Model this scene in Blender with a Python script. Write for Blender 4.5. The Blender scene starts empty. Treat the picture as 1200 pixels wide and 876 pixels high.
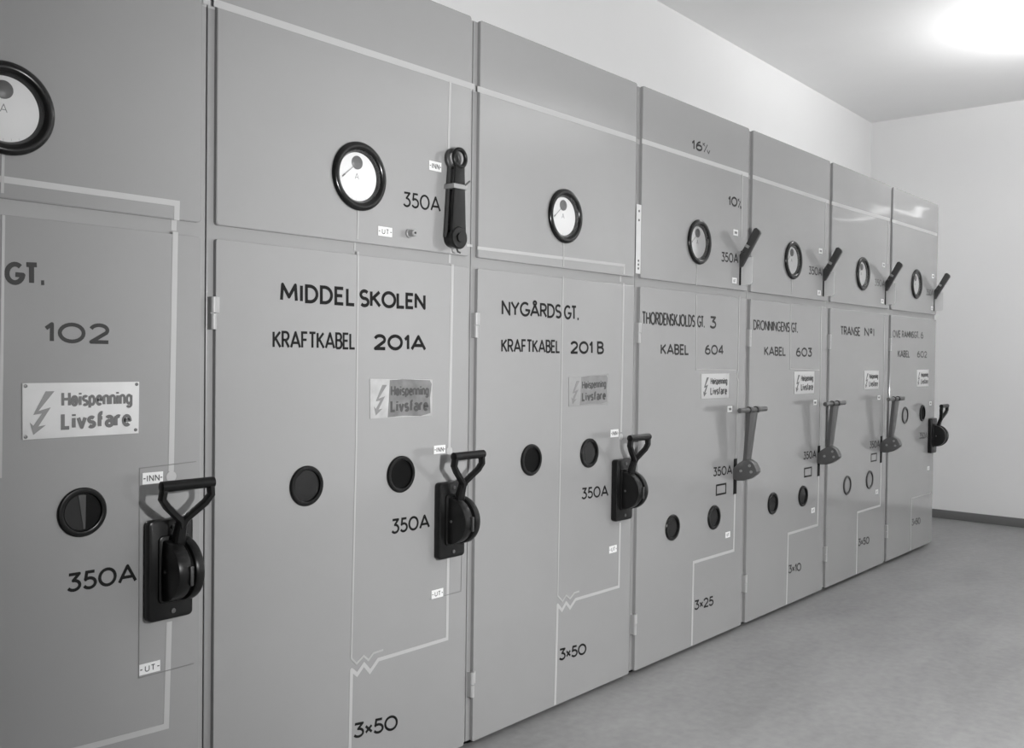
import bpy, bmesh, math, random
from mathutils import Vector, Matrix
random.seed(4)
S = bpy.context.scene
COL = S.collection
PI = math.pi

# ------------------------------------------------------------------ camera, exposure, lights
# World: X runs along the row of cabinets, Y=0 is the plane of their fronts (room on -Y), Z up.
RIGHT = (0.6570356, -0.7537571, 0.0124297)
DOWN = (-0.0069367, -0.0225323, -0.9997221)
FWD = (0.7538276, 0.6567668, -0.0200331)
FPX = 1108.4167
DIST, EYE = 2.0427383, 1.2517
CAM_POS = Vector((0.0, -DIST, EYE))
cam = bpy.data.cameras.new('camera')
cam.sensor_width = 36.0
cam.lens = 36.0 * FPX / 1200.0
cam.clip_start = 0.02
camo = bpy.data.objects.new('camera', cam)
COL.objects.link(camo)
camo.matrix_world = Matrix(((RIGHT[0], -DOWN[0], -FWD[0], CAM_POS[0]),
                            (RIGHT[1], -DOWN[1], -FWD[1], CAM_POS[1]),
                            (RIGHT[2], -DOWN[2], -FWD[2], CAM_POS[2]), (0, 0, 0, 1)))
S.camera = camo
S.view_settings.view_transform = 'Standard'
S.view_settings.look = 'None'
S.view_settings.exposure = -0.07
S.view_settings.gamma = 1.0
S.view_settings.use_curve_mapping = False

w = bpy.data.worlds.new('world'); S.world = w
w.use_nodes = True
w.node_tree.nodes['Background'].inputs[0].default_value = (1, 1, 1, 1)
w.node_tree.nodes['Background'].inputs[1].default_value = 0.0

def lamp(name, kind, loc, power, radius=0.1, aim=None, **kw):
    l = bpy.data.lights.new(name, kind)
    l.energy = power
    if kind in ('POINT', 'SPOT'): l.shadow_soft_size = radius
    for k, v in kw.items(): setattr(l, k, v)
    o = bpy.data.objects.new(name, l); COL.objects.link(o); o.location = loc
    if aim is not None:
        o.rotation_euler = (Vector(aim) - Vector(loc)).to_track_quat('-Z', 'Y').to_euler()
    return o
# hand held work lamp a little to the right of the camera
lamp('work_lamp_light', 'SPOT', (1.2, -2.25, 1.38), 228, 0.04, aim=(3.3, 0, 1.45), spot_size=math.radians(142), spot_blend=1.0)
# added fill spots aimed at the unseen walls and ceiling; their bounce fills the room
lamp('bounce_fill_light', 'SPOT', (6.0, -2.4, 1.7), 290, 0.15, aim=(6.0, -4.6, 2.3), spot_size=math.radians(160), spot_blend=0.6)
lamp('bounce_fill_light', 'SPOT', (4.5, -2.6, 1.8), 40, 0.15, aim=(4.5, -2.7, 3.2), spot_size=math.radians(150), spot_blend=0.8)
lamp('bounce_fill_light', 'SPOT', (6.6, -2.4, 1.2), 45, 0.15, aim=(7.9, -2.4, 1.0), spot_size=math.radians(150), spot_blend=0.8)
# added overhead fill spot, brightening the floor
lamp('ceiling_lamp_and_fill_light', 'SPOT', (3.2, -2.2, 2.9), 190, 0.12, aim=(3.2, -2.2, 0), spot_size=math.radians(110), spot_blend=0.9)
# globe lamp under the ceiling, right of the frame
lamp('ceiling_lamp_and_fill_light', 'POINT', (6.1, -0.85, 3.04), 22, 0.16)
lamp('ceiling_lamp_and_fill_light', 'SPOT', (6.1, -0.85, 2.74), 24, 0.12, aim=(6.1, -0.84, 3.2), spot_size=math.radians(176), spot_blend=0.25)  # added upward spot: brightens ceiling and upper wall, spares the panels
# unseen strip light on the far wall, placed for the streaks in the panels
lamp('wall_strip_light', 'AREA', (7.86, -0.84, 2.45), 0.12, aim=(0, -0.84, 2.0), shape='RECTANGLE', size=0.8, size_y=0.016)

def ray(px, py):
    a, b = (px - 600.0) / FPX, (py - 438.0) / FPX
    return Vector([RIGHT[i] * a + DOWN[i] * b + FWD[i] for i in range(3)])
def W(px, py, y=0.0):
    """measured photo position -> (x, z) in metres on the plane Y=y of the cabinet fronts"""
    v = ray(px, py); s = (DIST + y) / v[1]
    return (v[0] * s, EYE + v[2] * s)

# ------------------------------------------------------------------ materials
def material(name, g, rough=0.5, metal=0.0, spec=0.5, noise=0.0, nscale=8.0, bump=0.0, bscale=20.0, stretch=(1, 1, 1), coat=0.0):
    m = bpy.data.materials.new(name); m.use_nodes = True
    nt = m.node_tree; b = nt.nodes['Principled BSDF']
    b.inputs['Base Color'].default_value = (g, g, g, 1)
    b.inputs['Roughness'].default_value = rough
    b.inputs['Metallic'].default_value = metal
    b.inputs['Specular IOR Level'].default_value = spec
    b.inputs['Coat Weight'].default_value = coat
    b.inputs['Coat Roughness'].default_value = 0.06
    geo = nt.nodes.new('ShaderNodeNewGeometry')
    if noise:
        n = nt.nodes.new('ShaderNodeTexNoise'); n.inputs['Scale'].default_value = nscale
        n.inputs['Detail'].default_value = 6
        nt.links.new(geo.outputs['Position'], n.inputs['Vector'])
        r = nt.nodes.new('ShaderNodeMapRange')
        r.inputs['From Min'].default_value = 0.25; r.inputs['From Max'].default_value = 0.75
        r.inputs['To Min'].default_value = g * (1 - noise); r.inputs['To Max'].default_value = g * (1 + noise)
        nt.links.new(n.outputs['Fac'], r.inputs['Value'])
        nt.links.new(r.outputs['Result'], b.inputs['Base Color'])
    if bump:
        mp = nt.nodes.new('ShaderNodeMapping'); mp.inputs['Scale'].default_value = stretch
        nt.links.new(geo.outputs['Position'], mp.inputs['Vector'])
        n = nt.nodes.new('ShaderNodeTexNoise'); n.inputs['Scale'].default_value = bscale
        n.inputs['Detail'].default_value = 1
        nt.links.new(mp.outputs['Vector'], n.inputs['Vector'])
        bp = nt.nodes.new('ShaderNodeBump'); bp.inputs['Strength'].default_value = 1.0
        bp.inputs['Distance'].default_value = bump
        nt.links.new(n.outputs['Fac'], bp.inputs['Height'])
        nt.links.new(bp.outputs['Normal'], b.inputs['Normal'])
    return m
M = {}
M['paint'] = material('grey_enamel_paint', 0.33, 0.12, spec=0.65, noise=0.03, nscale=2.0)
M['paint_wavy'] = material('grey_enamel_on_thin_sheet', 0.33, 0.10, spec=0.65, noise=0.03, nscale=2.0, bump=0.0075, bscale=2.2, stretch=(0.6, 1, 3.0))
M['frame'] = material('grey_frame_paint', 0.33, 0.35)
M['wall'] = material('white_wall_plaster', 0.84, 0.85, spec=0.2, noise=0.02, nscale=1.2)
M['ceiling'] = material('white_ceiling_paint', 0.86, 0.9, spec=0.2, noise=0.03, nscale=0.9)
M['skirting'] = material('dark_skirting_paint', 0.16, 0.5)
M['black'] = material('black_bakelite', 0.004, 0.28, spec=0.3)
M['bezel'] = material('black_lacquered_bezel', 0.008, 0.22, spec=0.4)
M['drum'] = material('worn_black_cast_iron', 0.008, 0.33, spec=0.32, noise=0.25, nscale=30)
M['void'] = material('dark_opening', 0.003, 0.6, spec=0.15)
M['blackglass'] = material('dark_window_glass', 0.016, 0.10, spec=0.3)
M['greyglass'] = material('grey_window_glass', 0.27, 0.12)
M['letter'] = material('black_sign_paint', 0.006, 0.5, spec=0.2)
M['letter_soft'] = material('dark_grey_sign_paint', 0.034, 0.5, spec=0.25)
M['letter_mid'] = material('grey_sign_paint', 0.10, 0.5, spec=0.25)
M['letter_worn'] = material('worn_sign_paint', 0.06, 0.5, spec=0.25)
M['guard'] = material('shade_offset_guard_paint', 0.72, 0.4)  # panel grey made lighter to offset the shade on these plates
M['line'] = material('pale_line_paint', 0.50, 0.4)
M['thin'] = material('pale_thin_line_paint', 0.44, 0.4)
M['faint'] = material('faint_line_paint', 0.41, 0.35)
M['scribe'] = material('dark_scribed_line', 0.20, 0.5)
M['tag'] = material('white_enamel_tag', 0.86, 0.35)
M['plate'] = material('pale_enamel_plate', 0.72, 0.55, spec=0.3, noise=0.06, nscale=14)
M['plate_far'] = material('pale_sign_plate', 0.60, 0.35)
M['plate_worn'] = material('worn_grey_sign_surface', 0.20, 0.5, noise=0.28, nscale=26)
M['patch_faded'] = material('faded_grey_sign_surface', 0.255, 0.5, noise=0.15, nscale=24)
M['plate_faded'] = material('faded_sign_surface', 0.355, 0.4, noise=0.10, nscale=24)
M['plate_bare'] = material('bare_sign_end', 0.50, 0.4, noise=0.18, nscale=24)
M['sign_ink'] = material('grey_sign_ink', 0.13, 0.45)
M['bolt_ink'] = material('pale_grey_bolt_ink', 0.24, 0.45)
M['worn_ink'] = material('dark_worn_ink', 0.075, 0.5)
M['steel'] = material('dull_dark_steel', 0.13, 0.38, metal=0.35)
M['steel_dark'] = material('dark_oiled_steel', 0.06, 0.4, metal=0.2)
M['baffle'] = material('dark_grey_inner_plate', 0.022, 0.5, spec=0.2)
M['bright'] = material('bright_metal_band', 0.36, 0.35, metal=0.4)
M['hinge'] = material('light_hinge_paint', 0.46, 0.35)
M['dial'] = material('white_dial_card', 0.86, 0.6)
M['dialink'] = material('grey_dial_ink', 0.28, 0.6)
M['hub'] = material('grey_meter_hub', 0.14, 0.4)

def concrete():
    m = bpy.data.materials.new('mottled_concrete'); m.use_nodes = True
    nt = m.node_tree; b = nt.nodes['Principled BSDF']
    geo = nt.nodes.new('ShaderNodeNewGeometry')
    n1 = nt.nodes.new('ShaderNodeTexNoise'); n1.inputs['Scale'].default_value = 1.7; n1.inputs['Detail'].default_value = 8; n1.inputs['Roughness'].default_value = 0.65
    n2 = nt.nodes.new('ShaderNodeTexNoise'); n2.inputs['Scale'].default_value = 28; n2.inputs['Detail'].default_value = 4
    mp = nt.nodes.new('ShaderNodeMapping'); mp.inputs['Scale'].default_value = (0.6, 1.5, 1)
    nt.links.new(geo.outputs['Position'], mp.inputs['Vector'])
    nt.links.new(mp.outputs['Vector'], n1.inputs['Vector']); nt.links.new(geo.outputs['Position'], n2.inputs['Vector'])
    mx = nt.nodes.new('ShaderNodeMix'); mx.data_type = 'FLOAT'; mx.inputs[0].default_value = 0.3
    nt.links.new(n1.outputs['Fac'], mx.inputs[2]); nt.links.new(n2.outputs['Fac'], mx.inputs[3])
    r = nt.nodes.new('ShaderNodeMapRange')
    r.inputs['From Min'].default_value = 0.3; r.inputs['From Max'].default_value = 0.7
    r.inputs['To Min'].default_value = 0.20; r.inputs['To Max'].default_value = 0.335
    nt.links.new(mx.outputs[0], r.inputs['Value'])
    nt.links.new(r.outputs['Result'], b.inputs['Base Color'])
    b.inputs['Roughness'].default_value = 0.45
    return m
M['floor'] = concrete()

def thin_glass():
    m = bpy.data.materials.new('clear_cover_glass'); m.use_nodes = True
    nt = m.node_tree; nt.nodes.clear()
    o = nt.nodes.new('ShaderNodeOutputMaterial'); mx = nt.nodes.new('ShaderNodeMixShader')
    t = nt.nodes.new('ShaderNodeBsdfTransparent'); g = nt.nodes.new('ShaderNodeBsdfGlossy'); g.inputs['Roughness'].default_value = 0.03
    fr = nt.nodes.new('ShaderNodeFresnel'); fr.inputs['IOR'].default_value = 1.4
    nt.links.new(fr.outputs[0], mx.inputs[0]); nt.links.new(t.outputs[0], mx.inputs[1]); nt.links.new(g.outputs[0], mx.inputs[2])
    nt.links.new(mx.outputs[0], o.inputs[0])
    return m
M['glass'] = thin_glass()

# ------------------------------------------------------------------ mesh helpers
ORIGIN = Vector((0, 0, 0))     # base of the thing being built
class MB:
    def __init__(s): s.bm = bmesh.new()
    def poly(s, pts):
        return s.bm.faces.new([s.bm.verts.new(p) for p in pts])
    def box(s, x0, x1, y0, y1, z0, z1, bevel=0.0):
        b = bmesh.new()
        bmesh.ops.create_cube(b, size=1.0)
        for v in b.verts:
            v.co = Vector(((x0 + x1) / 2 + v.co.x * (x1 - x0), (y0 + y1) / 2 + v.co.y * (y1 - y0), (z0 + z1) / 2 + v.co.z * (z1 - z0)))
        if bevel: bmesh.ops.bevel(b, geom=b.edges[:], offset=bevel, segments=2, profile=0.5, affect='EDGES')
        s.merge(b); return s
    def merge(s, b):
        me = bpy.data.meshes.new('tmp'); b.to_mesh(me); b.free(); s.bm.from_mesh(me); bpy.data.meshes.remove(me)
    def prism(s, pts, axis, a, b_, bevel=0.0):
        """closed 2-D outline swept along an axis; axis 'y': pts=(x,z); axis 'x': pts=(y,z)"""
        b = bmesh.new()
        f3 = (lambda p, t: (p[0], t, p[1])) if axis == 'y' else (lambda p, t: (t, p[0], p[1]))
        v0 = [b.verts.new(f3(p, a)) for p in pts]; v1 = [b.verts.new(f3(p, b_)) for p in pts]
        n = len(pts)
        c0 = b.faces.new(v0); c1 = b.faces.new(list(reversed(v1)))
        for i in range(n): b.faces.new((v0[i], v1[i], v1[(i + 1) % n], v0[(i + 1) % n]))
        bmesh.ops.recalc_face_normals(b, faces=b.faces[:])
        if bevel:
            es = list(c0.edges) + list(c1.edges)
            bmesh.ops.bevel(b, geom=es, offset=bevel, segments=2, profile=0.5, affect='EDGES')
        s.merge(b); return s
    def lathe(s, cx, cz, prof, seg=48, y0=0.0):
        """profile of (radius, y) turned about the Y axis through (cx, cz)"""
        rings = []
        for r, y in prof:
            if r < 1e-6: rings.append([s.bm.verts.new((cx, y0 + y, cz))])
            else: rings.append([s.bm.verts.new((cx + r * math.cos(2 * PI * k / seg), y0 + y, cz + r * math.sin(2 * PI * k / seg))) for k in range(seg)])
        for a, b in zip(rings, rings[1:]):
            for k in range(seg):
                j = (k + 1) % seg
                if len(a) == 1 and len(b) == 1: continue
                if len(a) == 1: s.bm.faces.new((a[0], b[j], b[k]))
                elif len(b) == 1: s.bm.faces.new((a[k], a[j], b[0]))
                else: s.bm.faces.new((a[k], a[j], b[j], b[k]))
        return s
    def tube(s, pts, rad, seg=14, closed=False):
        """round bar through 3-D points; rad a number or one per point"""
        P = [Vector(p) for p in pts]; n = len(P)
        rads = rad if isinstance(rad, (list, tuple)) else [rad] * n
        rings = []; up = None
        for i, p in enumerate(P):
            if closed: d = (P[(i + 1) % n] - P[i - 1])
            else: d = P[min(i + 1, n - 1)] - P[max(i - 1, 0)]
            d.normalize()
            if up is None:
                up = Vector((0, 1, 0)) if abs(d.y) < 0.9 else Vector((0, 0, 1))
            a = (up - d * up.dot(d)).normalized(); b = d.cross(a); up = a
            rings.append([s.bm.verts.new(p + (a * math.cos(2 * PI * k / seg) + b * math.sin(2 * PI * k / seg)) * rads[i]) for k in range(seg)])
        m = n if closed else n - 1
        for i in range(m):
            A, B = rings[i], rings[(i + 1) % n]
            for k in range(seg):
                j = (k + 1) % seg; s.bm.faces.new((A[k], A[j], B[j], B[k]))
        if not closed:
            s.bm.faces.new(rings[0]); s.bm.faces.new(list(reversed(rings[-1])))
        return s
    def bar(s, pts, wx, wy):
        """flat rectangular bar along 3-D points in a steep plane; wx, wy half sizes (numbers or per point)"""
        P = [Vector(p) for p in pts]; n = len(P); rings = []
        for i, p in enumerate(P):
            d = (P[min(i + 1, n - 1)] - P[max(i - 1, 0)]).normalized()
            ny = (Vector((0, 1, 0)) - d * d.y).normalized(); nx = d.cross(ny)
            a = wx[i] if isinstance(wx, (list, tuple)) else wx; b = wy[i] if isinstance(wy, (list, tuple)) else wy
            c = 0.35
            rings.append([s.bm.verts.new(p + nx * u * a + ny * v * b) for u, v in
                          ((-1, -1 + c), (-1 + c, -1), (1 - c, -1), (1, -1 + c), (1, 1 - c), (1 - c, 1), (-1 + c, 1), (-1, 1 - c))])
        for A, B in zip(rings, rings[1:]):
            for k in range(8):
                j = (k + 1) % 8; s.bm.faces.new((A[k], A[j], B[j], B[k]))
        s.bm.faces.new(rings[0]); s.bm.faces.new(list(reversed(rings[-1])))
        return s
    def ribbon(s, pts, width, y, thick=0.0004):
        """flat painted stroke through (x,z) points lying on the plane Y=y (room side -Y)"""
        P = [Vector((p[0], p[1])) for p in pts]
        Q = [P[0]]
        for p in P[1:]:
            if (p - Q[-1]).length > 1e-5: Q.append(p)
        P = Q
        if len(P) < 2: return s
        for i in range(1, len(P) - 1):       # very sharp turns: two strokes with a round joint
            if (P[i] - P[i - 1]).angle(P[i + 1] - P[i]) > math.radians(100):
                s.ribbon(P[:i + 1], width, y, thick); s.ribbon(P[i:], width, y, thick + .00002)
                k = 14; c_ = P[i]
                s.bm.faces.new([s.bm.verts.new((c_.x + width / 2 * math.cos(2 * PI * t / k), y - thick - .00004, c_.y + width / 2 * math.sin(2 * PI * t / k))) for t in range(k)])
                return s
        closed = (P[0] - P[-1]).length < 1e-4 and len(P) > 3
        if closed: P = P[:-1]
        n = len(P); L, Rr = [], []
        for i, p in enumerate(P):
            if closed: d0 = (p - P[i - 1]).normalized(); d1 = (P[(i + 1) % n] - p).normalized()
            else:
                d0 = (p - P[i - 1]).normalized() if i > 0 else None
                d1 = (P[i + 1] - p).normalized() if i < n - 1 else None
                d0 = d0 or d1; d1 = d1 or d0
            n0 = Vector((-d0.y, d0.x)); n1 = Vector((-d1.y, d1.x)); m = n0 + n1
            if m.length < 0.3: m = n0 * 1.0; k = 1.0
            else: m.normalize(); k = min(1.0 / max(m.dot(n0), 0.2), 1.45)
            L.append(p + m * k * width / 2); Rr.append(p - m * k * width / 2)
        for t in (y,):
            a = [s.bm.verts.new((q.x, t - thick, q.y)) for q in L]; b = [s.bm.verts.new((q.x, t - thick, q.y)) for q in Rr]
            a2 = [s.bm.verts.new((q.x, t, q.y)) for q in L]; b2 = [s.bm.verts.new((q.x, t, q.y)) for q in Rr]
            rng = range(n if closed else n - 1)
            for i in rng:
                j = (i + 1) % n
                for quad in ((a[i], a[j], b[j], b[i]), (a2[i], a2[j], a[j], a[i]), (b[i], b[j], b2[j], b2[i])):
                    try: s.bm.faces.new(quad)
                    except ValueError: pass
            if not closed:
                for i in (0, n - 1): s.bm.faces.new((a[i], b[i], b2[i], a2[i]))
        return s
    def build(s, name, mat, parent=None, label=None, smooth=38, recalc=True):
        bm = s.bm
        if recalc: bmesh.ops.recalc_face_normals(bm, faces=bm.faces[:])
        if smooth:
            for f in bm.faces: f.smooth = True
            for e in bm.edges:
                if len(e.link_faces) == 2: e.smooth = e.calc_face_angle(0) < math.radians(smooth)
                else: e.smooth = False
        for v in bm.verts: v.co -= ORIGIN
        me = bpy.data.meshes.new(name); bm.to_mesh(me); bm.free()
        me.materials.append(M[mat] if isinstance(mat, str) else mat)
        o = bpy.data.objects.new(name, me); COL.objects.link(o)
        if parent is not None: o.parent = parent
        else: o.location = ORIGIN
        if label: o['label'] = label
        return o

def rrect(x0, x1, z0, z1, r, seg=5):
    pts = []
    for cx, cz, a in ((x1 - r, z1 - r, 0), (x0 + r, z1 - r, 90), (x0 + r, z0 + r, 180), (x1 - r, z0 + r, 270)):
        for k in range(seg + 1):
            t = math.radians(a + 90 * k / seg); pts.append((cx + r * math.cos(t), cz + r * math.sin(t)))
    return pts

# ------------------------------------------------------------------ stroke lettering
def arc(cx, cy, rx, ry, a0, a1, n=14):
    return [(cx + rx * math.cos(math.radians(a0 + (a1 - a0) * k / n)), cy + ry * math.sin(math.radians(a0 + (a1 - a0) * k / n))) for k in range(n + 1)]
G = {}
G['A'] = (.80, [[(0, 0), (.4, 1), (.8, 0)], [(.13, .3), (.67, .3)]])
G['Å'] = (.80, [[(0, 0), (.4, .92), (.8, 0)], [(.13, .3), (.67, .3)], arc(.4, 1.05, .14, .13, 0, 360, 16)])
G['B'] = (.52, [[(0, 0), (0, 1), (.26, 1)] + arc(.26, .77, .22, .23, 90, -90, 10) + [(0, .54)], [(.26, .54)] + arc(.26, .27, .26, .27, 90, -90, 10) + [(0, 0)]])
G['D'] = (.62, [[(0, 0), (0, 1), (.2, 1)] + arc(.2, .5, .42, .5, 90, -90, 16) + [(0, 0)]])
G['E'] = (.46, [[(.46, 1), (0, 1), (0, 0), (.46, 0)], [(0, .52), (.40, .52)]])
G['F'] = (.46, [[(.46, 1), (0, 1), (0, 0)], [(0, .52), (.40, .52)]])
G['G'] = (.78, [arc(.42, .5, .42, .5, 48, 350, 20) + [(.44, .44)]])
G['H'] = (.62, [[(0, 0), (0, 1)], [(.62, 0), (.62, 1)], [(0, .5), (.62, .5)]])
G['I'] = (.06, [[(.03, 0), (.03, 1)]])
G['J'] = (.36, [[(.36, 1), (.36, .22)] + arc(.18, .22, .18, .22, 0, -170, 8)])
G['K'] = (.58, [[(0, 0), (0, 1)], [(.55, 1), (.02, .44)], [(.16, .58), (.58, 0)]])
G['L'] = (.44, [[(0, 1), (0, 0), (.44, 0)]])
G['M'] = (.84, [[(0, 0), (.06, 1), (.42, .22), (.78, 1), (.84, 0)]])
G['N'] = (.64, [[(0, 0), (0, 1), (.64, 0), (.64, 1)]])
G['O'] = (.84, [arc(.42, .5, .42, .5, 0, 360, 26)])
G['R'] = (.54, [[(0, 0), (0, 1), (.26, 1)] + arc(.26, .74, .26, .26, 90, -90, 10) + [(0, .48)], [(.24, .48), (.54, 0)]])
G['S'] = (.50, [arc(.25, .745, .24, .255, 35, 270, 14) + arc(.25, .245, .25, .245, 90, -145, 14)])
G['T'] = (.56, [[(0, 1), (.56, 1)], [(.28, 1), (.28, 0)]])
G['U'] = (.62, [[(0, 1), (0, .3)] + arc(.31, .3, .31, .3, 180, 360, 12) + [(.62, 1)]])
G['V'] = (.74, [[(0, 1), (.37, 0), (.74, 1)]])
G['Y'] = (.68, [[(0, 1), (.34, .48), (.68, 1)], [(.34, .48), (.34, 0)]])
G['.'] = (.16, [[(.0, .02), (.16, .02)]])
G['0'] = (.74, [arc(.37, .5, .37, .5, 0, 360, 24)])
G['1'] = (.20, [[(0, .74), (.18, 1), (.18, 0)]])
G['2'] = (.58, [arc(.28, .70, .27, .30, 165, -32, 12) + [(.02, 0), (.58, 0)]])
G['3'] = (.52, [[(.03, 1), (.50, 1), (.22, .60)] + arc(.24, .30, .28, .30, 80, -150, 12)])
G['4'] = (.60, [[(.44, 0), (.44, 1), (0, .28), (.60, .28)]])
G['5'] = (.52, [[(.48, 1), (.12, 1), (.07, .54)] + arc(.24, .31, .28, .31, 128, -150, 14)])
G['6'] = (.60, [[(.44, 1)] + arc(.44, .32, .42, .66, 100, 178, 8) + arc(.30, .30, .29, .30, 180, 540, 20)])
G['x'] = (.36, [[(0, .18), (.36, .68)], [(0, .68), (.36, .18)]])
G['-'] = (.12, [[(0, .5), (.12, .5)]])
G['º'] = (.34, [arc(.17, .74, .16, .2, 0, 360, 14), [(0, .42), (.34, .42)]])
G['/'] = (.45, [[(.02, -.05), (.43, 1.0)]])
# lower case
G['ø'] = (.50, [arc(.25, .35, .25, .35, 0, 360, 18), [(.04, .04), (.46, .68)]])
G['i'] = (.12, [[(.06, 0), (.06, .70)], [(.06, .84), (.06, .98)]])
G['s'] = (.40, [arc(.20, .525, .19, .175, 35, 270, 10) + arc(.20, .175, .20, .175, 90, -145, 10)])
G['p'] = (.46, [[(0, .70), (0, -.24)], arc(.22, .35, .23, .35, 150, -150, 16)])
G['e'] = (.48, [[(.03, .37), (.46, .37)] + arc(.24, .35, .23, .35, 4, 315, 16)])
G['n'] = (.42, [[(0, 0), (0, .70)], [(0, .48)] + arc(.21, .48, .21, .22, 170, 0, 8) + [(.42, 0)]])
G['g'] = (.46, [arc(.23, .35, .23, .35, 30, 330, 16), [(.46, .70), (.46, -.06)] + arc(.23, -.06, .23, .2, 0, -150, 8)])
G['v'] = (.48, [[(0, .70), (.24, 0), (.48, .70)]])
G['f'] = (.36, [[(.12, 0), (.12, .78)] + arc(.30, .78, .18, .22, 180, 80, 8), [(0, .62), (.32, .62)]])
G['a'] = (.44, [[(.04, .60)] + arc(.21, .48, .22, .22, 130, 0, 8) + [(.44, 0)], arc(.22, .2, .21, .2, 0, 360, 14)])
G['r'] = (.32, [[(0, 0), (0, .70)], [(0, .46)] + arc(.2, .46, .2, .24, 170, 60, 6)])
GAP = {'tight': .16, 'norm': .22}

def letters(mb, txt, bl, br, tl, stroke, y=0.0, tr=None, gap=.2, width=None):
    """strokes of txt on the plane Y=y: baseline from bl to br, cap height at left up to tl (points in metres x,z)"""
    tot = sum(G[c][0] for c in txt if c != ' ') + gap * (len(txt) - 1) + .35 * txt.count(' ')
    bl, br, tl = Vector(bl), Vector(br), Vector(tl)
    tr = Vector(tr) if tr is not None else br + (tl - bl)
    h = (tl - bl).length; u0 = 0.0; n_st = 0
    wd = width if width else stroke * h
    for c in txt:
        if c == ' ': u0 += .35 + gap; continue
        gw, st = G[c]
        for poly in st:
            pts = []
            for (a, b) in poly:
                u = (u0 + a) / tot; lo = bl.lerp(br, u); hi = tl.lerp(tr, u)
                pts.append(lo.lerp(hi, b))
            # keep stroke ends inside the letter height
            mb.ribbon(pts, wd, y, 0.0003 + 0.00007 * (n_st % 6)); n_st += 1
        u0 += gw + gap
    return mb

def text(parent, txt, bl, br, tl, tr=None, stroke=.15, mat='letter', y=0.0, gap=.2, name='lettering'):
    """lettering measured by photo positions of its baseline ends and cap height"""
    mb = MB()
    stroke *= 1.10
    k = stroke / 2
    P = [W(*q, y) for q in (bl, br, tl)] + [W(*(tr or (br[0] + tl[0] - bl[0], br[1] + tl[1] - bl[1])), y)]
    full = (Vector(P[2]) - Vector(P[0])).length; h = full * k
    P = [(P[0][0] + h, P[0][1] + h), (P[1][0] - h, P[1][1] + h), (P[2][0] + h, P[2][1] - h), (P[3][0] - h, P[3][1] - h)]
    letters(mb, txt, P[0], P[1], P[2], stroke, y - .0003, tr=P[3], gap=gap, width=stroke * full)
    return mb.build(name, mat, parent, smooth=False)

# ------------------------------------------------------------------ setting
def struct(name, mb, mat):
    o = mb.build(name, mat); o['kind'] = 'structure'; return o
X_END, X_REAR, Y_BACK, Y_FRONT, Z_CEIL = 7.90, -4.0, 0.905, -4.6, 3.215
struct('floor', MB().box(X_REAR - .2, X_END + .2, Y_FRONT - .2, Y_BACK + .3, -.12, 0), 'floor')
struct('ceiling', MB().box(X_REAR - .2, X_END + .2, Y_FRONT - .2, Y_BACK + .3, Z_CEIL, Z_CEIL + .12), 'ceiling')
wl = MB()
wl.prism([(X_REAR - .2, 0), (X_END + .2, 0), (X_END + .2, Z_CEIL), (X_REAR - .2, Z_CEIL)], 'y', 0, .15)
for v in wl.bm.verts:      # this wall runs very slightly askew to the row of cabinets
    v.co.y += 0.715 + 0.0249 * v.co.x
struct('wall_left', wl, 'wall')
struct('wall_back', MB().box(X_END, X_END + .15, Y_FRONT - .2, Y_BACK + .25, 0, Z_CEIL), 'wall')
struct('wall_right', MB().box(X_REAR - .2, X_END, Y_FRONT - .15, Y_FRONT, 0, Z_CEIL), 'wall')
struct('wall_front', MB().box(X_REAR - .15, X_REAR, Y_FRONT, .60, 0, Z_CEIL), 'wall')
struct('baseboard_back', MB().box(X_END - .016, X_END, Y_FRONT, Y_BACK, 0, .068, .003), 'skirting')

# ------------------------------------------------------------------ cabinets
SEAM = [0.316, 1.233, 2.155, 3.076, 3.993, 4.907, 5.818, 6.700]
TOP, DOOR_TOP, SEAM_Z = 2.298, 1.523, 1.557
LABELS = [
 'grey switch cabinet nearest the camera, lettered GT. 102, with white warning plate',
 'grey switch cabinet lettered MIDDELSKOLEN KRAFTKABEL 201A with a flat ring lever',
 'grey switch cabinet lettered NYGÅRDSGT. KRAFTKABEL 201 B with a faded warning sign',
 'grey switch cabinet lettered THORDENSKJOLDS GT. 3 KABEL 604, marked 16 at its top',
 'grey switch cabinet lettered DRONNINGENS GT. KABEL 603, third from the far end',
 'grey switch cabinet lettered TRANSE Nº I, second from the far end of the row',
 'grey switch cabinet with faint KABEL 602 lettering, last in row before the white wall']
CAB = []
for i in range(7):
    e = bpy.data.objects.new('switch_cabinet', None); COL.objects.link(e)
    e.empty_display_size = .2
    e.location = ((SEAM[i] + SEAM[i + 1]) / 2, 0, 0)
    e['label'] = LABELS[i]; e['category'] = 'cabinet'; e['group'] = 'grey high voltage cabinets in one row'
    CAB.append(e)

def begin(i):
    global ORIGIN
    ORIGIN = Vector(CAB[i].location)
    return CAB[i]

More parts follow.
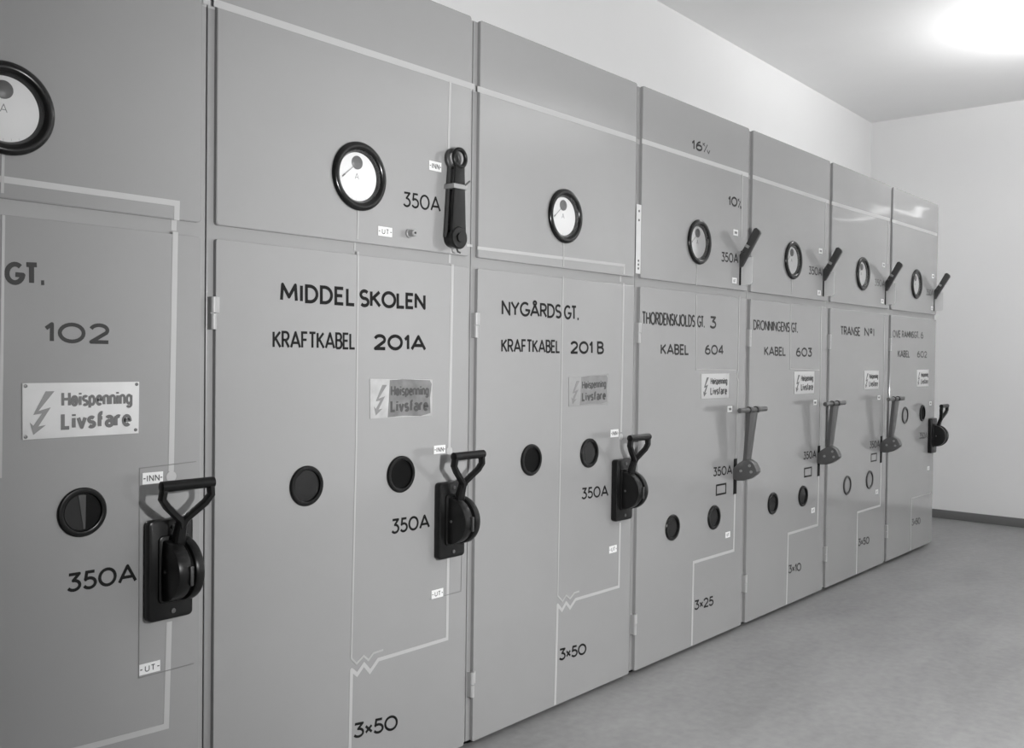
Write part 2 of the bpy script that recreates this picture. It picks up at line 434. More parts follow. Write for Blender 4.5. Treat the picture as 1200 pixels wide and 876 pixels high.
RAIL_Y = 0.013
GX = .459
def holed_plate(outline, cx, cz, r, y1, ch):
    """sheet with a chamfered outer edge and a round hole"""
    m = MB(); bm = m.bm; n = len(outline)
    mx = sum(p[0] for p in outline) / n; mz = sum(p[1] for p in outline) / n
    hx_ = max(p[0] for p in outline) - mx; hz_ = max(p[1] for p in outline) - mz
    mx = (max(p[0] for p in outline) + min(p[0] for p in outline)) / 2; hx_ = max(p[0] for p in outline) - mx
    mz = (max(p[1] for p in outline) + min(p[1] for p in outline)) / 2; hz_ = max(p[1] for p in outline) - mz
    inn = [(mx + (p[0] - mx) * (1 - ch / hx_), mz + (p[1] - mz) * (1 - ch / hz_)) for p in outline]
    A = [bm.verts.new((p[0], 0, p[1])) for p in inn]
    B = [bm.verts.new((p[0], ch, p[1])) for p in outline]
    D = [bm.verts.new((p[0], y1, p[1])) for p in outline]
    k = 48
    H = [bm.verts.new((cx + r * math.cos(2 * PI * t / k), 0, cz + r * math.sin(2 * PI * t / k))) for t in range(k)]
    H2 = [bm.verts.new((v.co.x, y1, v.co.z)) for v in H]
    for i in range(n):
        j = (i + 1) % n
        bm.faces.new((A[i], A[j], B[j], B[i])); bm.faces.new((B[i], B[j], D[j], D[i]))
    for i in range(k):
        j = (i + 1) % k; bm.faces.new((H[i], H[j], H2[j], H2[i]))
    es = [bm.edges.get((A[i], A[(i + 1) % n])) for i in range(n)] + [bm.edges.get((H[i], H[(i + 1) % k])) for i in range(k)]
    bmesh.ops.triangle_fill(bm, edges=es, use_beauty=True)
    return m
for i in range(7):
    c = begin(i); a, b = SEAM[i], SEAM[i + 1]
    last = i == 6
    fr = MB().box(a + .0015, b - .0015, RAIL_Y, .70, .024, TOP - .004, .002)
    MB().box(a + .0015, b - .0015, .045, .69, 0, .026).build('plinth', 'void', c)
    fr.build('frame', 'frame', c, smooth=20)
    m0 = 0.020
    up = rrect(a + m0, (b - m0) if not last else b - .002, SEAM_Z, TOP, .008 if not last else .022)
    holed_plate(up, a + GX, 1.738, .0765, RAIL_Y, .0018).build('upper_panel', 'paint_wavy' if i >= 5 else 'paint', c, smooth=20)
    dr = rrect(a + m0, (b - m0) if not last else b - .004, .022, DOOR_TOP, .006, 3)
    MB().prism(dr, 'y', 0, RAIL_Y, .0012).build('door', 'paint', c, smooth=20)
    for z0 in (1.305, .168):          # lift-off hinges on the left edge of each door
        x = a + .0125
        hg = MB().tube([(x, -.002, z0), (x, -.002, z0 + .038)], .0075).tube([(x, -.002, z0 + .040), (x, -.002, z0 + .078)], .0075)
        hg.box(x, x + .016, -.0035, .001, z0 + .040, z0 + .078, .001)
        hg.box(x - .007, x + .002, .0, .0185, z0, z0 + .078)
        hg.build('hinge', 'hinge', c, 'light painted two-knuckle hinge')

for i in range(1, 6):            # the bus line carries on over the frame in the gaps between the sheets
    for j, (u, v) in ((i - 1, (-.020, -.0015)), (i, (.0015, .020))):
        MB().ribbon([(SEAM[i] + u, 2.083), (SEAM[i] + v, 2.083)], .0185, RAIL_Y - .0001).build('painted_line', 'line', begin(j), smooth=False)

# ---- fittings --------------------------------------------------------------
def ammeter(c, cx, cz):
    bz = MB().lathe(cx, cz, [(.0925, 0), (.0945, -.003), (.0940, -.0065), (.0905, -.0105), (.0850, -.0128), (.0785, -.0120), (.0725, -.007), (.0690, .000), (.0660, .005)], 64)
    o = bz.build('ammeter', 'bezel', c, 'round ammeter with black rim and white dial')
    MB().lathe(cx, cz, [(.0705, .007), (.0705, .0045), (0, .0045)], 48).build('dial', 'dial', o, 'white dial', smooth=False)
    px, pz = cx - .004, cz + .038
    hb = MB().lathe(px, pz, [(.0185, .0045), (.0185, .002), (.015, .000), (0, -.0005)], 32)
    hb.build('pivot_cover', 'hub', o)
    nd = MB().ribbon([(px - .008, pz - .008), (px - .052, pz - .045)], .0018, .0020, .0006)
    nd.ribbon([(px - .043, pz - .0375), (px - .052, pz - .045)], .004, .0020, .0006)
    nd.build('needle', 'dialink', o, smooth=False)
    sc = MB(); lt = MB()
    letters(lt, 'A', (cx - .010, cz - .007), (cx + .003, cz - .007), (cx - .010, cz + .009), .10, .0044)
    for k in range(-5, 6):            # scale ticks
        t = math.radians(-90 + k * 9); r0, r1 = .098, .102 if k % 5 else .105
        sc.ribbon([(px + r0 * math.cos(t), pz + r0 * math.sin(t)), (px + r1 * math.cos(t), pz + r1 * math.sin(t))], .0006, .0044, .0002)
    sc.build('scale', 'thin', o, smooth=False); lt.build('lettering', 'dialink', o, smooth=False)
    MB().lathe(cx, cz, [(.0725, -.0065), (.055, -.0072), (0, -.0080)], 48).build('cover_glass', 'glass', o)
    return o

def peephole(c, cx, cz, kind='dark', r=.0535):
    w_ = MB().lathe(cx, cz, [(r, 0), (r, -.004), (r - .002, -.0065), (r - .008, -.0075), (r - .0115, -.0065), (r - .0125, -.002), (r - .0125, .0)], 48)
    o = w_.build('peephole', 'steel_dark' if kind == 'grey' else 'black', c, 'round inspection window with black rim' if kind != 'grey' else 'round inspection window with grey glass')
    g = MB().lathe(cx, cz, [(r - .0118, -.0008), (0, -.0008)], 40)
    g.build('pane', {'dark': 'blackglass', 'black': 'void', 'grey': 'greyglass'}[kind], o)
    return o

def tag(c, quad, txt):
    """small white tag; quad = photo positions TL, TR, BR, BL"""
    P = [Vector(W(*q)) for q in quad]
    x0 = (P[0].x + P[3].x) / 2; x1 = (P[1].x + P[2].x) / 2
    z1 = (P[0].y + P[1].y) / 2; z0 = (P[2].y + P[3].y) / 2
    o = MB().box(x0, x1, -.0012, .0005, z0, z1).build('tag', 'tag', c, 'white %s tag' % txt)
    h = z1 - z0; m = MB()
    k = (.22, .80) if txt == 'INN' else (.28, .74)
    letters(m, txt, (x0 + (x1 - x0) * k[0], z0 + h * .26), (x0 + (x1 - x0) * k[1], z0 + h * .26), (x0 + (x1 - x0) * k[0], z0 + h * .74), .17, -.0013, gap=.34)
    for u in (.09, .91):
        m.ribbon([(x0 + (x1 - x0) * (u - .05), z0 + h * .5), (x0 + (x1 - x0) * (u + .05), z0 + h * .5)], .0025, -.0013, .0003)
    m.build('lettering', 'letter_mid', o, smooth=False)
    return o

def tag_at(c, px, py, txt, w_=.042, h_=.026):
    x, z = W(px, py)
    def bx(u, v): return (x + u * w_ / 2, z + v * h_ / 2)
    o = MB().box(x - w_ / 2, x + w_ / 2, -.0012, .0005, z - h_ / 2, z + h_ / 2).build('tag', 'tag', c, 'white %s tag' % txt)
    m = MB(); k = .52 if txt == 'INN' else .42
    letters(m, txt, bx(-k, -.45), bx(k, -.45), bx(-k, .45), .17, -.0013, gap=.34)
    m.build('lettering', 'letter_mid', o, smooth=False)

def warning_plate(c, quad, kind='clean', screws=False):
    P = [Vector(W(*q)) for q in quad]
    base = {'clean': 'plate', 'far': 'plate_far', 'worn': 'plate_bare', 'faded': 'plate_faded'}[kind]
    pts = [(p.x, p.y) for p in P]
    o = MB().prism(pts, 'y', -.0022, .0005, .0004).build('warning_plate', base, c,
        {'clean': 'white enamel warning plate with lightning arrow', 'far': 'pale warning plate with lightning arrow',
         'worn': 'tarnished warning plate, pale at its left end', 'faded': 'faded warning plate with lightning arrow'}[kind])
    TL, TR, BR, BL = P
    def q(u, v): return TL.lerp(TR, u).lerp(BL.lerp(BR, u), v)
    if kind in ('worn', 'faded'):
        rr = [q(*t) for t in ((.30, .03), (.5, .0), (.95, .02), (.985, .12), (.96, .5), (.97, .92), (.8, .99), (.5, .96), (.27, .985), (.285, .6))]
        MB().prism([(p.x, p.y) for p in rr], 'y', -.0026, -.002).build('worn_patch', 'plate_worn' if kind == 'worn' else 'patch_faded', o, 'tarnished grey patch' if kind == 'worn' else None, smooth=False)
    y = -.0027
    ink = {'clean': 'sign_ink', 'far': 'worn_ink', 'worn': 'worn_ink', 'faded': 'worn_ink'}[kind]
    m = MB()
    letters(m, 'Høispenning', q(.325, .415), q(.925, .415), q(.325, .185), .215, y, gap=.24)
    letters(m, 'Livsfare', q(.325, .825), q(.915, .825), q(.325, .575), .27, y, gap=.26)
    m.build('lettering', ink, o, smooth=False)
    bl = [q(*t) for t in ((.185, .15), (.255, .15), (.125, .50), (.225, .44), (.125, .775), (.185, .755), (.085, .92), (.058, .70), (.085, .76), (.155, .545), (.085, .565))]
    MB().prism([(p.x, p.y) for p in bl], 'y', y - .0004, y + .0003).build('lightning_arrow', 'bolt_ink' if kind != 'far' else 'sign_ink', o, smooth=False)
    if screws:
        for u, v in ((.025, .05), (.975, .05), (.97, .93), (.025, .95)):
            s_ = q(u, v); MB().lathe(s_.x, s_.y, [(.004, -.002), (.0035, -.0036), (0, -.004)], 12).build('screw', 'steel', o)
    return o

def painted(c, paths, width, mat='line', y=0.0):
    for p in paths:
        MB().ribbon([(W(*q, y)[0], max(W(*q, y)[1], .026)) for q in p], width, y - .0001, {'line': .0003, 'thin': .0007, 'faint': .0006}.get(mat, .0005) + (.0004 if width < .0088 else (.0002 if width < .015 else 0))).build('painted_line', mat, c, smooth=False)

def hpath(mb, pts, r, seg=12): mb.tube(pts, r, seg)

def drum_switch(c, x0):
    """black rotary switch: base plate, drum housing, D-grip. x0 = left edge of the base plate"""
    x0 -= .006; x1 = x0 + .111; z0, z1 = .632, .864; t = -.025; xc = (x0 + x1) / 2 + .004
    bp = MB().prism(rrect(x0, x1, z0, z1, .012), 'y', t, 0, .005)
    bp.prism(rrect(x0 + .022, x1 - .012, z0 + .040, z1 - .036, .012), 'y', t - .006, t + .002, .003)
    o = bp.build('rotary_switch', 'drum', c, 'black rotary switch with D-shaped grip')
    zc, yc = .748, -.030
    def half(xa, xb, R, bev):
        pts = [(yc + .012, zc - R)] + [(yc - (R + .004) * math.cos(math.radians(a)) * 1.0 if abs(a) < 90 else yc, zc + R * math.sin(math.radians(a))) for a in range(-90, 91, 6)] + [(yc + .012, zc + R)]
        return MB().prism(pts, 'x', xa, xb, bev)
    half(x0 + .030, x0 + .063, .070, .004).build('drum', 'drum', o)
    half(x0 + .063, x0 + .071, .064, .0).build('drum_groove', 'void', o)
    half(x0 + .071, x0 + .094, .073, .005).build('drum', 'drum', o)
    # raised outline and centre pin on the side face of the housing
    MB().tube([(x0 + .0305, yc - .014, zc), (x0 + .0275, yc - .014, zc)], .004, 10).build('pin', 'steel', o)
    MB().box(x0 + .056, x0 + .064, yc - .078, yc - .071, zc - .026, zc + .018, .001).build('pointer', 'steel_dark', o)
    for z in (z0 + .019, z1 - .018):
        MB().lathe(x0 + .060, z, [(.006, t), (.0055, t - .003), (0, t - .0035)], 14).build('screw', 'steel', o)
    gz, gy = .949, -.083
    gl, gr = xc - .058, xc + .063
    grip = MB().tube([(gl - .006, gy, gz), (gl - .004, gy, gz), (gl + .004, gy, gz), (gr - .004, gy, gz), (gr + .004, gy, gz), (gr + .006, gy, gz)], [.009, .0125, .0125, .0125, .0125, .009], 18)
    gb = grip.build('grip', 'black', o)
    fk = MB()
    st = (xc, -.058, .868)
    fk.bar([(gl + .004, gy, gz), (gl - .001, gy + .001, gz - .028), (gl + .012, gy + .004, gz - .046), (xc - .007, -.066, .868), (xc, -.060, .850)], .0075, .010)
    fk.bar([(gr - .004, gy, gz), (gr - .001, gy + .001, gz - .028), (gr - .014, gy + .004, gz - .046), (xc + .007, -.066, .868), (xc, -.060, .850)], .0075, .010)
    fk.bar([(xc, -.064, .866), (xc, -.054, .835), (xc, -.046, .795)], [.011, .013, .015], [.010, .011, .012])
    fk.build('handle_fork', 'drum', o)
    return o

def tbar_lever(c, xs):
    """slot with pivoting steel hub, flat arm and T-shaped grip"""
    o = MB().box(xs - .0145, xs + .0145, -.0016, .0005, .635, .795).build('lever_slot', 'void', c, 'steel T-handle lever in a black slot')
    hubp = [(.0, .752), (-.020, .774), (-.046, .792), (-.074, .798), (-.098, .785), (-.114, .760), (-.1165, .748), (-.107, .734), (-.079, .713), (-.052, .702), (-.022, .699), (.0, .705)]
    hb = MB().prism(hubp, 'x', xs - .022, xs + .022, .004)
    ho = hb.build('lever_hub', 'steel', o)
    for y, z in ((-.040, .745), (-.082, .772), (-.090, .745)):
        MB().tube([(xs - .0215, y, z), (xs - .026, y, z)], .0065, 8).build('bolt', 'bright', o)
    MB().bar([(xs, -.052, .772), (xs, -.058, .80), (xs, -.080, 1.012)], [.019, .022, .036], [.013, .013, .014]).build('lever_arm', 'steel', o)
    g = MB().tube([(xs - .128, -.082, 1.021), (xs - .125, -.082, 1.021), (xs + .125, -.082, 1.021), (xs + .128, -.082, 1.021)], [.008, .011, .011, .008], 14)
    g.build('grip', 'steel', o)
    for s_ in (-1, 1): MB().tube([(xs + s_ * .026, -.082, 1.021), (xs + s_ * .042, -.082, 1.021)], .0155, 14).build('grip_collar', 'steel_dark', o)
    return o

def swing_lever(c, xs):
    """upper slot lever standing out at a slant from the panel"""
    o = MB().box(xs - .007, xs + .007, -.0016, .0005, 1.580, 1.715).build('lever_slot', 'void', c, 'black slanting lever in a narrow slot')
    prof = [(.0, 1.660), (-.012, 1.664), (-.098, 1.806), (-.096, 1.818), (-.080, 1.832), (-.068, 1.830), (-.036, 1.772), (.0, 1.716)]
    MB().prism(prof, 'x', xs - .009, xs + .009, .002).build('lever_arm', 'steel_dark', o)
    MB().prism([(-.026, 1.752), (-.044, 1.742), (-.050, 1.752), (-.032, 1.764)], 'x', xs - .013, xs + .013, .001).build('clip', 'bright', o)
    MB().box(xs - .028, xs - .008, -.024, -.016, 1.724, 1.732, .001).build('latch_pin', 'steel_dark', o)
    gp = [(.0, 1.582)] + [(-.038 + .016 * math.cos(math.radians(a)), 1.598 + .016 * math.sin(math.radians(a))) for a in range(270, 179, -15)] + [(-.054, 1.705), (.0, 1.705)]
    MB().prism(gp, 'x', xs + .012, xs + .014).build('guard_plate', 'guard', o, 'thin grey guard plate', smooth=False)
    return o

def slot_frame(c, x, z, w_=.085, h_=.042):
    m = MB().ribbon([(x - w_ / 2, z - h_ / 2), (x + w_ / 2, z - h_ / 2), (x + w_ / 2, z + h_ / 2), (x - w_ / 2, z + h_ / 2), (x - w_ / 2, z - h_ / 2)], .008, -.0002, .0006)
    return m.build('painted_mark', 'letter', c, 'small black painted square', smooth=False)

for i in range(7):
    ammeter(begin(i), SEAM[i] + GX, 1.738)
for i, off in ((0, .7617), (1, .845 - .0), (2, 0), (6, .7585)):
    x0 = {0: 1.0777, 1: 2.0000, 2: 2.9245, 6: 6.5765}[i]
    drum_switch(begin(i), x0)
for i in (3, 4, 5):
    tbar_lever(begin(i), SEAM[i] + {3: .816, 4: .902 - .0, 5: .0}[i] if i == 3 else {4: 4.8100, 5: 5.7150}[i])
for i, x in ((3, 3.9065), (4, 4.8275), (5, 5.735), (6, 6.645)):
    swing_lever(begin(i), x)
PH = [(0, .931, .900, 'black'), (1, 1.523, .900, 'dark'), (1, 1.857, .902, 'black'), (2, 2.447, .899, 'black'), (2, 2.776, .899, 'dark'),
      (3, 3.358, .552, 'dark'), (3, 3.702, .552, 'dark'), (4, 4.276, .550, 'dark'), (4, 4.620, .550, 'dark'), (5, 5.200, .550, 'grey'), (5, 5.535, .550, 'grey')]
for i, x, z, k in PH: peephole(begin(i), x, z, k)
xz = W(1060.3, 486.3); peephole(begin(6), xz[0], xz[1], 'grey')
xz = W(1080.6, 483.8); peephole(begin(6), xz[0], xz[1], 'black')

# ---- cabinet 1 -------------------------------------------------------------
c = begin(0)
text(c, 'GT.', (5, 333.5), (54.5, 334.5), (5, 306), (54.5, 308), .19, 'letter_soft', gap=.24)
text(c, '102', (51.4, 401.5), (129, 403), (51.4, 377), (129, 379), .17, 'letter_soft', gap=.22)
warning_plate(c, [(25.7, 448.8), (162.7, 447), (162, 507.3), (25.9, 515.2)], 'clean', screws=True)
text(c, '350A', (78, 694.5), (160.5, 681), (78, 672), (160.5, 659), .15, gap=.2)
tag(c, [(166.8, 554), (190.8, 552), (190.8, 565), (166.8, 567.8)], 'INN')
tag(c, [(163, 779.2), (187.4, 772.4), (187.4, 784.4), (163, 792.2)], 'UT')
painted(c, [[(238, -0.5), (246, 2)]], .018)
painted(c, [[(-40, 204), (207.5, 238.3), (207, 257.8)]], .0135)
painted(c, [[(204, 257), (203.5, 270)]], .0135, 'line', RAIL_Y)
painted(c, [[(205.5, 271.5), (200.5, 552)], [(198.3, 728), (194.8, 850.5), (106, 874), (60, 886)]], .0135)
x_, z_ = W(200.7, 558); MB().lathe(x_, z_, [(.0125, 0), (.0125, -.0008), (0, -.0008)], 24).build('painted_dot', 'line', c, smooth=False)
painted(c, [[(3.5, 180), (2.5, 226)], [(4, 252), (0, 560)]], .006, 'thin')
painted(c, [[(162.5, 794), (163.5, 548.5), (229.5, 540.5)], [(162.5, 794), (227, 777)]], .0022, 'scribe')
# baffle seen behind the glass of the nearest window
MB().prism([(.935, .862), (.935, .939)] + [(.931 + .0385 * math.cos(math.radians(t)), .900 + .0385 * math.sin(math.radians(t))) for t in range(95, 266, 10)], 'y', -.0020, -.0009).build('inner_plate', 'baffle', c, 'dark grey plate inside window', smooth=False)
MB().prism([(.9335, .863), (.9375, .863), (.9385, .937), (.922, .938)], 'y', -.0030, -.0021).build('baffle', 'steel_dark', c, 'wedge-shaped baffle inside window', smooth=False)

# ---- cabinet 2 -------------------------------------------------------------
c = begin(1)
text(c, 'MIDDEL', (328, 353), (416.5, 359), (328, 330.7), (416.5, 337), .17, gap=.26)
text(c, 'SKOLEN', (421, 359.6), (498.6, 363), (421, 338.3), (498.6, 344.3), .17, gap=.2)
text(c, 'KRAFTKABEL', (319.3, 407.8), (416.6, 409.5), (319.3, 387), (416.6, 389.8), .13, gap=.2)
text(c, '201A', (437.6, 410), (499.3, 411.2), (437.6, 391), (499.3, 392.6), .19, gap=.2)
warning_plate(c, [(433.2, 443.6), (506.3, 444.4), (505.8, 487), (433.2, 490.4)], 'worn')
text(c, '350A', (472.3, 242), (516.3, 248.7), (472.3, 224), (516.3, 231), .12, gap=.2)
tag(c, [(502.8, 188), (517, 190.6), (517, 201.7), (502.8, 199)], 'INN')
tag(c, [(443, 264.7), (459.5, 267), (459, 278), (443, 275.7)], 'UT')
text(c, '350A', (458.5, 626), (503.6, 618), (458.5, 608), (503.6, 601.5), .14, gap=.2)
tag(c, [(508.4, 522.1), (521.7, 520.8), (521.7, 530.6), (508.4, 531.9)], 'INN')
tag(c, [(505.9, 691.4), (519.2, 688.9), (519, 698.4), (505.4, 701.7)], 'UT')
text(c, '3x50', (414, 865.5), (466, 854), (414, 847.5), (466, 836), .15, gap=.16)
painted(c, [[(250.5, 2.8), (556, 102)]], .0185)
painted(c, [[(527.6, 94), (525.4, 178)]], .0085)
painted(c, [[(529.2, 290), (528.8, 296.5)]], .0085)
painted(c, [[(527.0, 297), (526.8, 308)]], .0085, 'line', RAIL_Y)
painted(c, [[(530.4, 309.5), (526.5, 524)], [(525.2, 652), (523.8, 748), (443.3, 772.5), (433.6, 786.5), (426.5, 778), (418.4, 790), (411.9, 784.5), (409.8, 880)]], .0105)
painted(c, [[(547, 287), (553.3, 288)]], .008)
x_, z_ = W(526.6, 528); MB().lathe(x_, z_, [(.0125, 0), (.0125, -.0008), (0, -.0008)], 24).build('painted_dot', 'line', c, smooth=False)
painted(c, [[(419.8, 245), (418.8, 280)], [(419.6, 294.5), (417.3, 520), (411.6, 771), (417.6, 777.3), (426, 768), (431.5, 773), (437.5, 764.8), (448.8, 761)]], .0055, 'thin')
painted(c, [[(415.8, 282.5), (415.6, 293)]], .0055, 'thin', RAIL_Y)
painted(c, [[(503.5, 702), (540, 692.5), (543, 560)]], .0020, 'scribe')
# flat lever that swings in the plane of the panel
hx, hz = 2.048, 1.603; rz = 1.843; yl = -.034
lv = MB().lathe(hx, hz, [(.026, 0), (.026, yl + .004), (.033, yl + .003), (.034, yl - .006), (.031, yl - .010), (.015, yl - .011), (.014, yl - .016), (0, yl - .017)], 32)
lo = lv.build('ring_lever', 'drum', c, 'flat black lever ending in a ring')
for y0, nm in ((yl - .006, 'lever_arm'), (-.012, 'back_arm')):
    MB().prism([(hx - .031, hz + .002), (hx + .031, hz + .002), (hx + .022, rz - .024), (hx - .017, rz - .024)], 'y', y0, y0 + .008, .002).build(nm, 'drum' if nm == 'lever_arm' else 'steel_dark', lo)
    MB().tube([(hx + .003 + .0255 * math.cos(t * PI / 14), y0 + .004, rz + .026 * math.sin(t * PI / 14)) for t in range(28)], .0068, 12, closed=True).build('lever_ring', 'drum' if nm == 'lever_arm' else 'steel_dark', lo)
MB().box(hx - .027, hx + .031, yl - .0085, -.002, 1.750, 1.764, .001).build('band', 'bright', lo, 'bright metal band')
MB().tube([(hx + .022, yl - .006, 1.762), (hx + .038, yl - .012, 1.778)], .003, 8).build('latch_pin', 'steel', lo)
MB().tube([(hx - .004, yl, hz - .030), (hx - .002, yl - .004, hz - .042), (hx + .008, yl - .004, hz - .044)], .003, 8).build('hook', 'steel_dark', lo)
kx, kz = W(478.8, 273.5)
kn = MB().lathe(kx, kz, [(.013, 0), (.013, -.006), (.010, -.008), (.010, -.026), (.008, -.028), (0, -.028)], 24)
ko = kn.build('stop_knob', 'frame', c, 'small pale stop knob')
MB().lathe(kx, kz, [(.003, -.027), (.003, -.031), (0, -.0315)], 10).build('pin', 'steel_dark', ko)

# ---- cabinet 3 -------------------------------------------------------------
c = begin(2)
text(c, 'NYGÅRDS', (587.8, 369.3), (657.8, 373.3), (587.8, 351.5), (657.8, 356.5), .15, gap=.18)
text(c, 'GT.', (660.8, 374), (678.8, 375.3), (660.8, 357), (678.8, 358.2), .15, gap=.2)
text(c, 'KRAFTKABEL', (587.3, 412.8), (656.3, 413.7), (587.3, 396.6), (656.3, 398.2), .14, gap=.2)
text(c, '201', (668.2, 414.4), (694.6, 414.8), (668.2, 399.2), (694.6, 399.8), .18, gap=.2)
text(c, 'B', (699.6, 414.9), (707.6, 415), (699.6, 399.6), (707.6, 399.8), .17)
warning_plate(c, [(666.3, 441.5), (712.3, 438.6), (712.3, 472.8), (666.3, 476)], 'faded')
text(c, '350A', (681.4, 585.2), (712.8, 581), (681.4, 571.5), (712.8, 567.8), .14, gap=.2)
tag(c, [(715.4, 503.5), (724.5, 502.4), (724.5, 511.3), (715.4, 512.4)], 'INN')
tag(c, [(714, 639.9), (722.7, 638), (722.2, 646.3), (713.6, 648.3)], 'UT')
text(c, '3x50', (655, 774.3), (687, 765.8), (655, 760), (687, 752.5), .15, gap=.16)
painted(c, [[(559.5, 104), (745.2, 163.2)]], .0185)
painted(c, [[(559.5, 290.3), (731.4, 310.8), (731.2, 321)]], .010)
painted(c, [[(727.2, 322.5), (727, 330)]], .0100, 'line', RAIL_Y)
painted(c, [[(730.9, 331.5), (727.8, 506)], [(726.6, 612), (725, 687), (674.4, 702), (668, 712), (663.3, 706), (658.4, 714.8), (653.4, 708.4), (650.3, 831)]], .0105)
painted(c, [[(660.5, 283), (660.2, 312)], [(659.8, 323.5), (657.5, 480), (653.4, 697.5), (659, 704.2), (663.2, 697), (667.8, 701.2), (673, 694.2), (678.6, 692.5)]], .0055, 'thin')
x_, z_ = W(727.6, 511.5); MB().lathe(x_, z_, [(.0125, 0), (.0125, -.0008), (0, -.0008)], 24).build('painted_dot', 'line', c, smooth=False)

# ---- cabinet 4 -------------------------------------------------------------
c = begin(3)
za, zb = 1.572, 1.838
o = MB().box(SEAM[3] - .016, SEAM[3] + .017, -.0015, .0, za, zb).build('label_strip', 'plate', c, 'upright white strip beside the panel gap')
m = MB()
for z in (za + .02, za + .035, za + .05, zb - .025, zb - .06): m.lathe(SEAM[3] + .002, z, [(.005, -.0015), (.0045, -.0022), (0, -.0022)], 10)
m.build('marks', 'letter_mid', o, smooth=False)
text(c, '16', (810.6, 175), (823, 178), (810.6, 163.4), (823, 166), .19, gap=.22)
text(c, 'K', (823.6, 171), (826.4, 172), (823.6, 166.6), (826.4, 167.4), .2, gap=.2)
text(c, '/', (824.5, 178), (829.5, 179), (824.5, 168), (829.5, 169), .11)
text(c, 'V', (828.4, 180), (832, 181), (828.4, 175), (832, 176), .2)
text(c, '10', (853.3, 240.8), (864, 242.8), (853.3, 229.2), (864, 231), .18, gap=.22)
text(c, 'K', (864.6, 236.2), (866.6, 236.8), (864.6, 232), (866.6, 232.6), .22)
text(c, '/', (864.6, 243.2), (868.2, 244), (864.6, 234.5), (868.2, 235.2), .13)
text(c, 'V', (867, 245), (869, 245.5), (867, 240.5), (869, 241), .22)
text(c, '350A', (845.3, 306.3), (865, 308.6), (845.3, 294.8), (865, 297.2), .13, gap=.2)
tag_at(c, 862, 272.5, 'INN'); tag_at(c, 860.5, 328.6, 'UT')
text(c, 'THORDENSKJOLDS', (752.3, 380), (814.5, 383.4), (752.3, 364.2), (814.5, 368.8), .14, 'letter_soft', gap=.2)
text(c, 'GT.', (817, 383.5), (826, 384), (817, 369.3), (826, 370), .14, 'letter_soft', gap=.14)
text(c, '3', (831.7, 384.8), (839.2, 385.2), (831.7, 370), (839.2, 370.6), .16, 'letter_soft')
text(c, 'KABEL', (774.2, 415.4), (807.2, 416), (774.2, 402.4), (807.2, 403.2), .17, 'letter_soft', gap=.2)
text(c, '604', (826, 415.5), (848, 415.7), (826, 403.6), (848, 404), .17, 'letter_soft', gap=.2)
warning_plate(c, [(821.6, 437.7), (854, 437.2), (853.3, 466), (821.6, 467)], 'far')
tag_at(c, 855.2, 479, 'INN'); tag_at(c, 852.7, 626.2, 'UT')
text(c, '350A', (835.7, 558.3), (857.8, 555.2), (835.7, 547.4), (857.8, 544.4), .14, gap=.2)
slot_frame(c, *W(845, 573))
text(c, '3x25', (813.6, 715), (836, 708.8), (813.6, 703.5), (836, 697.5), .15, gap=.16)
painted(c, [[(752.3, 165), (877.3, 205.3)]], .0185)
painted(c, [[(869.9, 204), (868.7, 278)]], .0075, 'thin')
painted(c, [[(816.8, 308), (816.2, 334)], [(816, 345.5), (815.7, 432.6), (862.3, 433.4)]], .0055, 'faint')
painted(c, [[(866.6, 347), (864.9, 433), (863.4, 441), (865, 446), (863.8, 478), (862.2, 538)]], .0085, 'thin')
painted(c, [[(861.2, 578), (859.6, 644.6), (812.7, 658.6), (810.5, 760)]], .0125)

# ---- cabinet 5 -------------------------------------------------------------
c = begin(4)
text(c, '350A', (947.7, 321.2), (963, 323.4), (947.7, 311.5), (963, 313.7), .13, 'letter_soft', gap=.2)
tag_at(c, 961.5, 294, 'INN'); tag_at(c, 959.7, 343, 'UT')
text(c, 'DRONNINGENS', (882.8, 386.4), (925.5, 389.2), (882.8, 374.2), (925.5, 377.3), .14, 'letter_soft', gap=.2)
text(c, 'GT.', (927.3, 389.5), (935.2, 390), (927.3, 377.4), (935.2, 378), .14, 'letter_soft', gap=.16)
text(c, 'KABEL', (895.6, 416.6), (920.8, 417), (895.6, 405.5), (920.8, 406.3), .17, 'letter_soft', gap=.2)
text(c, '603', (932.8, 417.8), (951.4, 418), (932.8, 406.8), (951.4, 407.2), .17, 'letter_soft', gap=.2)
warning_plate(c, [(930.7, 435.3), (954.1, 434.8), (953.6, 460.6), (930.7, 461.4)], 'far')
tag_at(c, 955, 471.4, 'INN'); tag_at(c, 952.6, 597.6, 'UT')
text(c, '350A', (941.5, 538.5), (956.3, 536.2), (941.5, 529.2), (956.3, 527), .14, gap=.2)
slot_frame(c, *W(946.8, 552.8))
text(c, '3x10', (923.9, 672), (938.8, 668.2), (923.9, 662), (938.8, 658.4), .15, 'letter_soft', gap=.18)
painted(c, [[(882, 207), (971.6, 236.6)]], .0185)
painted(c, [[(967.6, 236), (966.5, 292)]], .0075, 'thin')
painted(c, [[(928, 327), (927.5, 343)], [(926.5, 357), (926, 432), (960, 433.5)]], .0055, 'faint')
painted(c, [[(962.6, 357), (960.4, 522)]], .0085, 'thin')
painted(c, [[(959.3, 557), (958, 614.8), (923.6, 625.2), (921.5, 711)]], .0125)

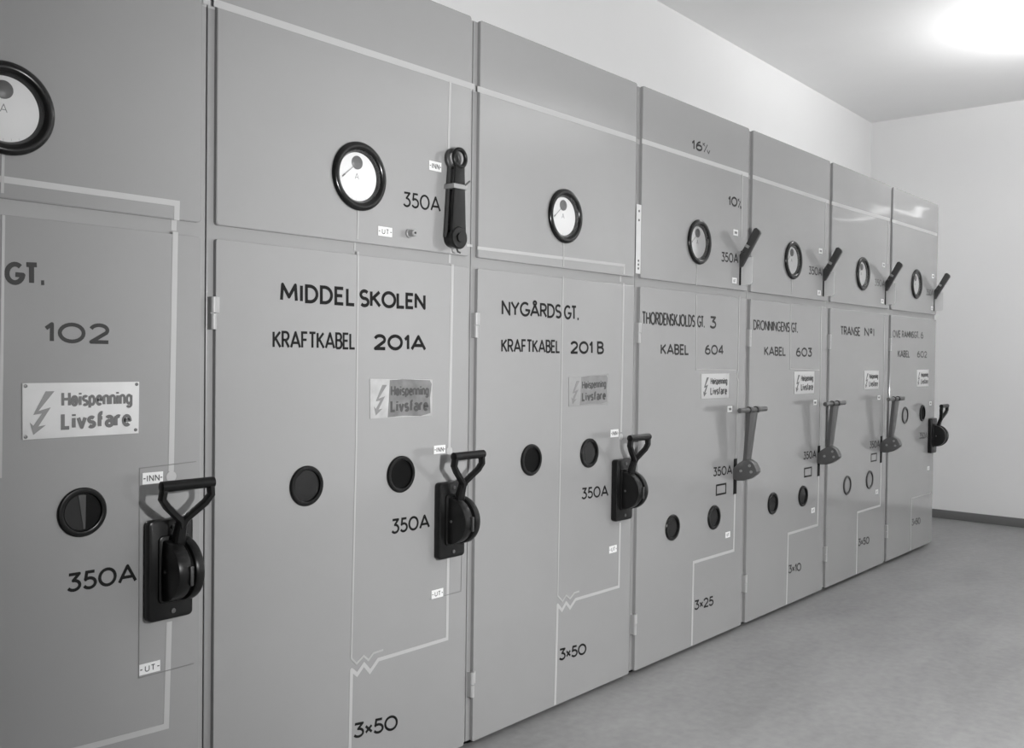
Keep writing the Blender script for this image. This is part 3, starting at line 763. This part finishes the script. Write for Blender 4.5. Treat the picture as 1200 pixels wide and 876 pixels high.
# ---- cabinet 6 -------------------------------------------------------------
c = begin(5)
text(c, '350A', (1025, 334.8), (1037, 336.4), (1025, 326.5), (1037, 328.2), .13, 'letter_mid', gap=.2)
tag_at(c, 1035.5, 310.4, 'INN'); tag_at(c, 1033.9, 352.8, 'UT')
text(c, 'TRANSE', (985, 392.6), (1008, 393.8), (985, 381.6), (1008, 383), .16, 'letter_soft', gap=.2)
text(c, 'NºI', (1013, 394), (1024.5, 394.4), (1013, 383.3), (1024.5, 384), .16, 'letter_soft', gap=.26)
warning_plate(c, [(1012.8, 434), (1029.6, 434), (1029.2, 455.6), (1012.5, 456.2)], 'far')
tag_at(c, 1029.8, 465.6, 'INN'); tag_at(c, 1027.4, 575.9, 'UT')
text(c, '350A', (1019, 525.4), (1030.8, 524), (1019, 516.8), (1030.8, 515.4), .14, 'letter_soft', gap=.2)
slot_frame(c, *W(1024, 535.6))
text(c, '3x50', (1005.6, 640), (1018.6, 636.6), (1005.6, 631), (1018.6, 627.8), .15, 'letter_soft', gap=.18)
painted(c, [[(974.6, 237.7), (1042.8, 257.4)]], .0185)
painted(c, [[(1041, 258), (1040, 309)]], .0075, 'thin')
painted(c, [[(1032.5, 540), (1031.4, 592), (1004.8, 600), (1003.4, 676)]], .0115, 'line')
painted(c, [[(1036.5, 370), (1034.6, 510)]], .0075, 'faint')

# ---- cabinet 7 -------------------------------------------------------------
c = begin(6)
text(c, '350A', (1085.4, 345.8), (1093.6, 346.8), (1085.4, 338.4), (1093.6, 339.4), .13, 'letter_worn', gap=.2)
tag_at(c, 1093.2, 323.4, 'INN'); tag_at(c, 1092, 361, 'UT')
text(c, 'OVE', (1046, 395.2), (1055.2, 395.8), (1046, 386.4), (1055.2, 386.9), .15, 'letter_worn', gap=.2)
text(c, 'RAMNSGT.', (1057, 395.6), (1077.3, 396.4), (1057, 387.1), (1077.3, 388.3), .15, 'letter_worn', gap=.2)
text(c, '6', (1078.9, 396.6), (1082, 396.8), (1078.9, 388.6), (1082, 388.8), .16, 'letter_worn')
text(c, 'KABEL', (1052, 418.6), (1066.2, 419), (1052, 410), (1066.2, 410.6), .16, 'letter_worn', gap=.2)
text(c, '602', (1074.8, 418.8), (1086.2, 419.2), (1074.8, 410.8), (1086.2, 411.3), .16, 'letter_worn', gap=.2)
warning_plate(c, [(1074.2, 433), (1088.3, 432.7), (1088, 452.4), (1074.2, 452.8)], 'far')
tag_at(c, 1090.2, 472.4, 'INN'); tag_at(c, 1087.7, 548.4, 'UT')
text(c, '350A', (1077.5, 514), (1086.6, 513.4), (1077.5, 506.6), (1086.6, 506), .15, 'letter_worn', gap=.2)
text(c, '3x50', (1068.4, 616), (1078.6, 613.4), (1068.4, 608), (1078.6, 605.6), .15, 'letter_worn', gap=.18)
painted(c, [[(1045.4, 258.4), (1098.2, 274.8)]], .0185)
painted(c, [[(1091, 577), (1068, 583.5), (1066.8, 646)]], .008, 'faint')
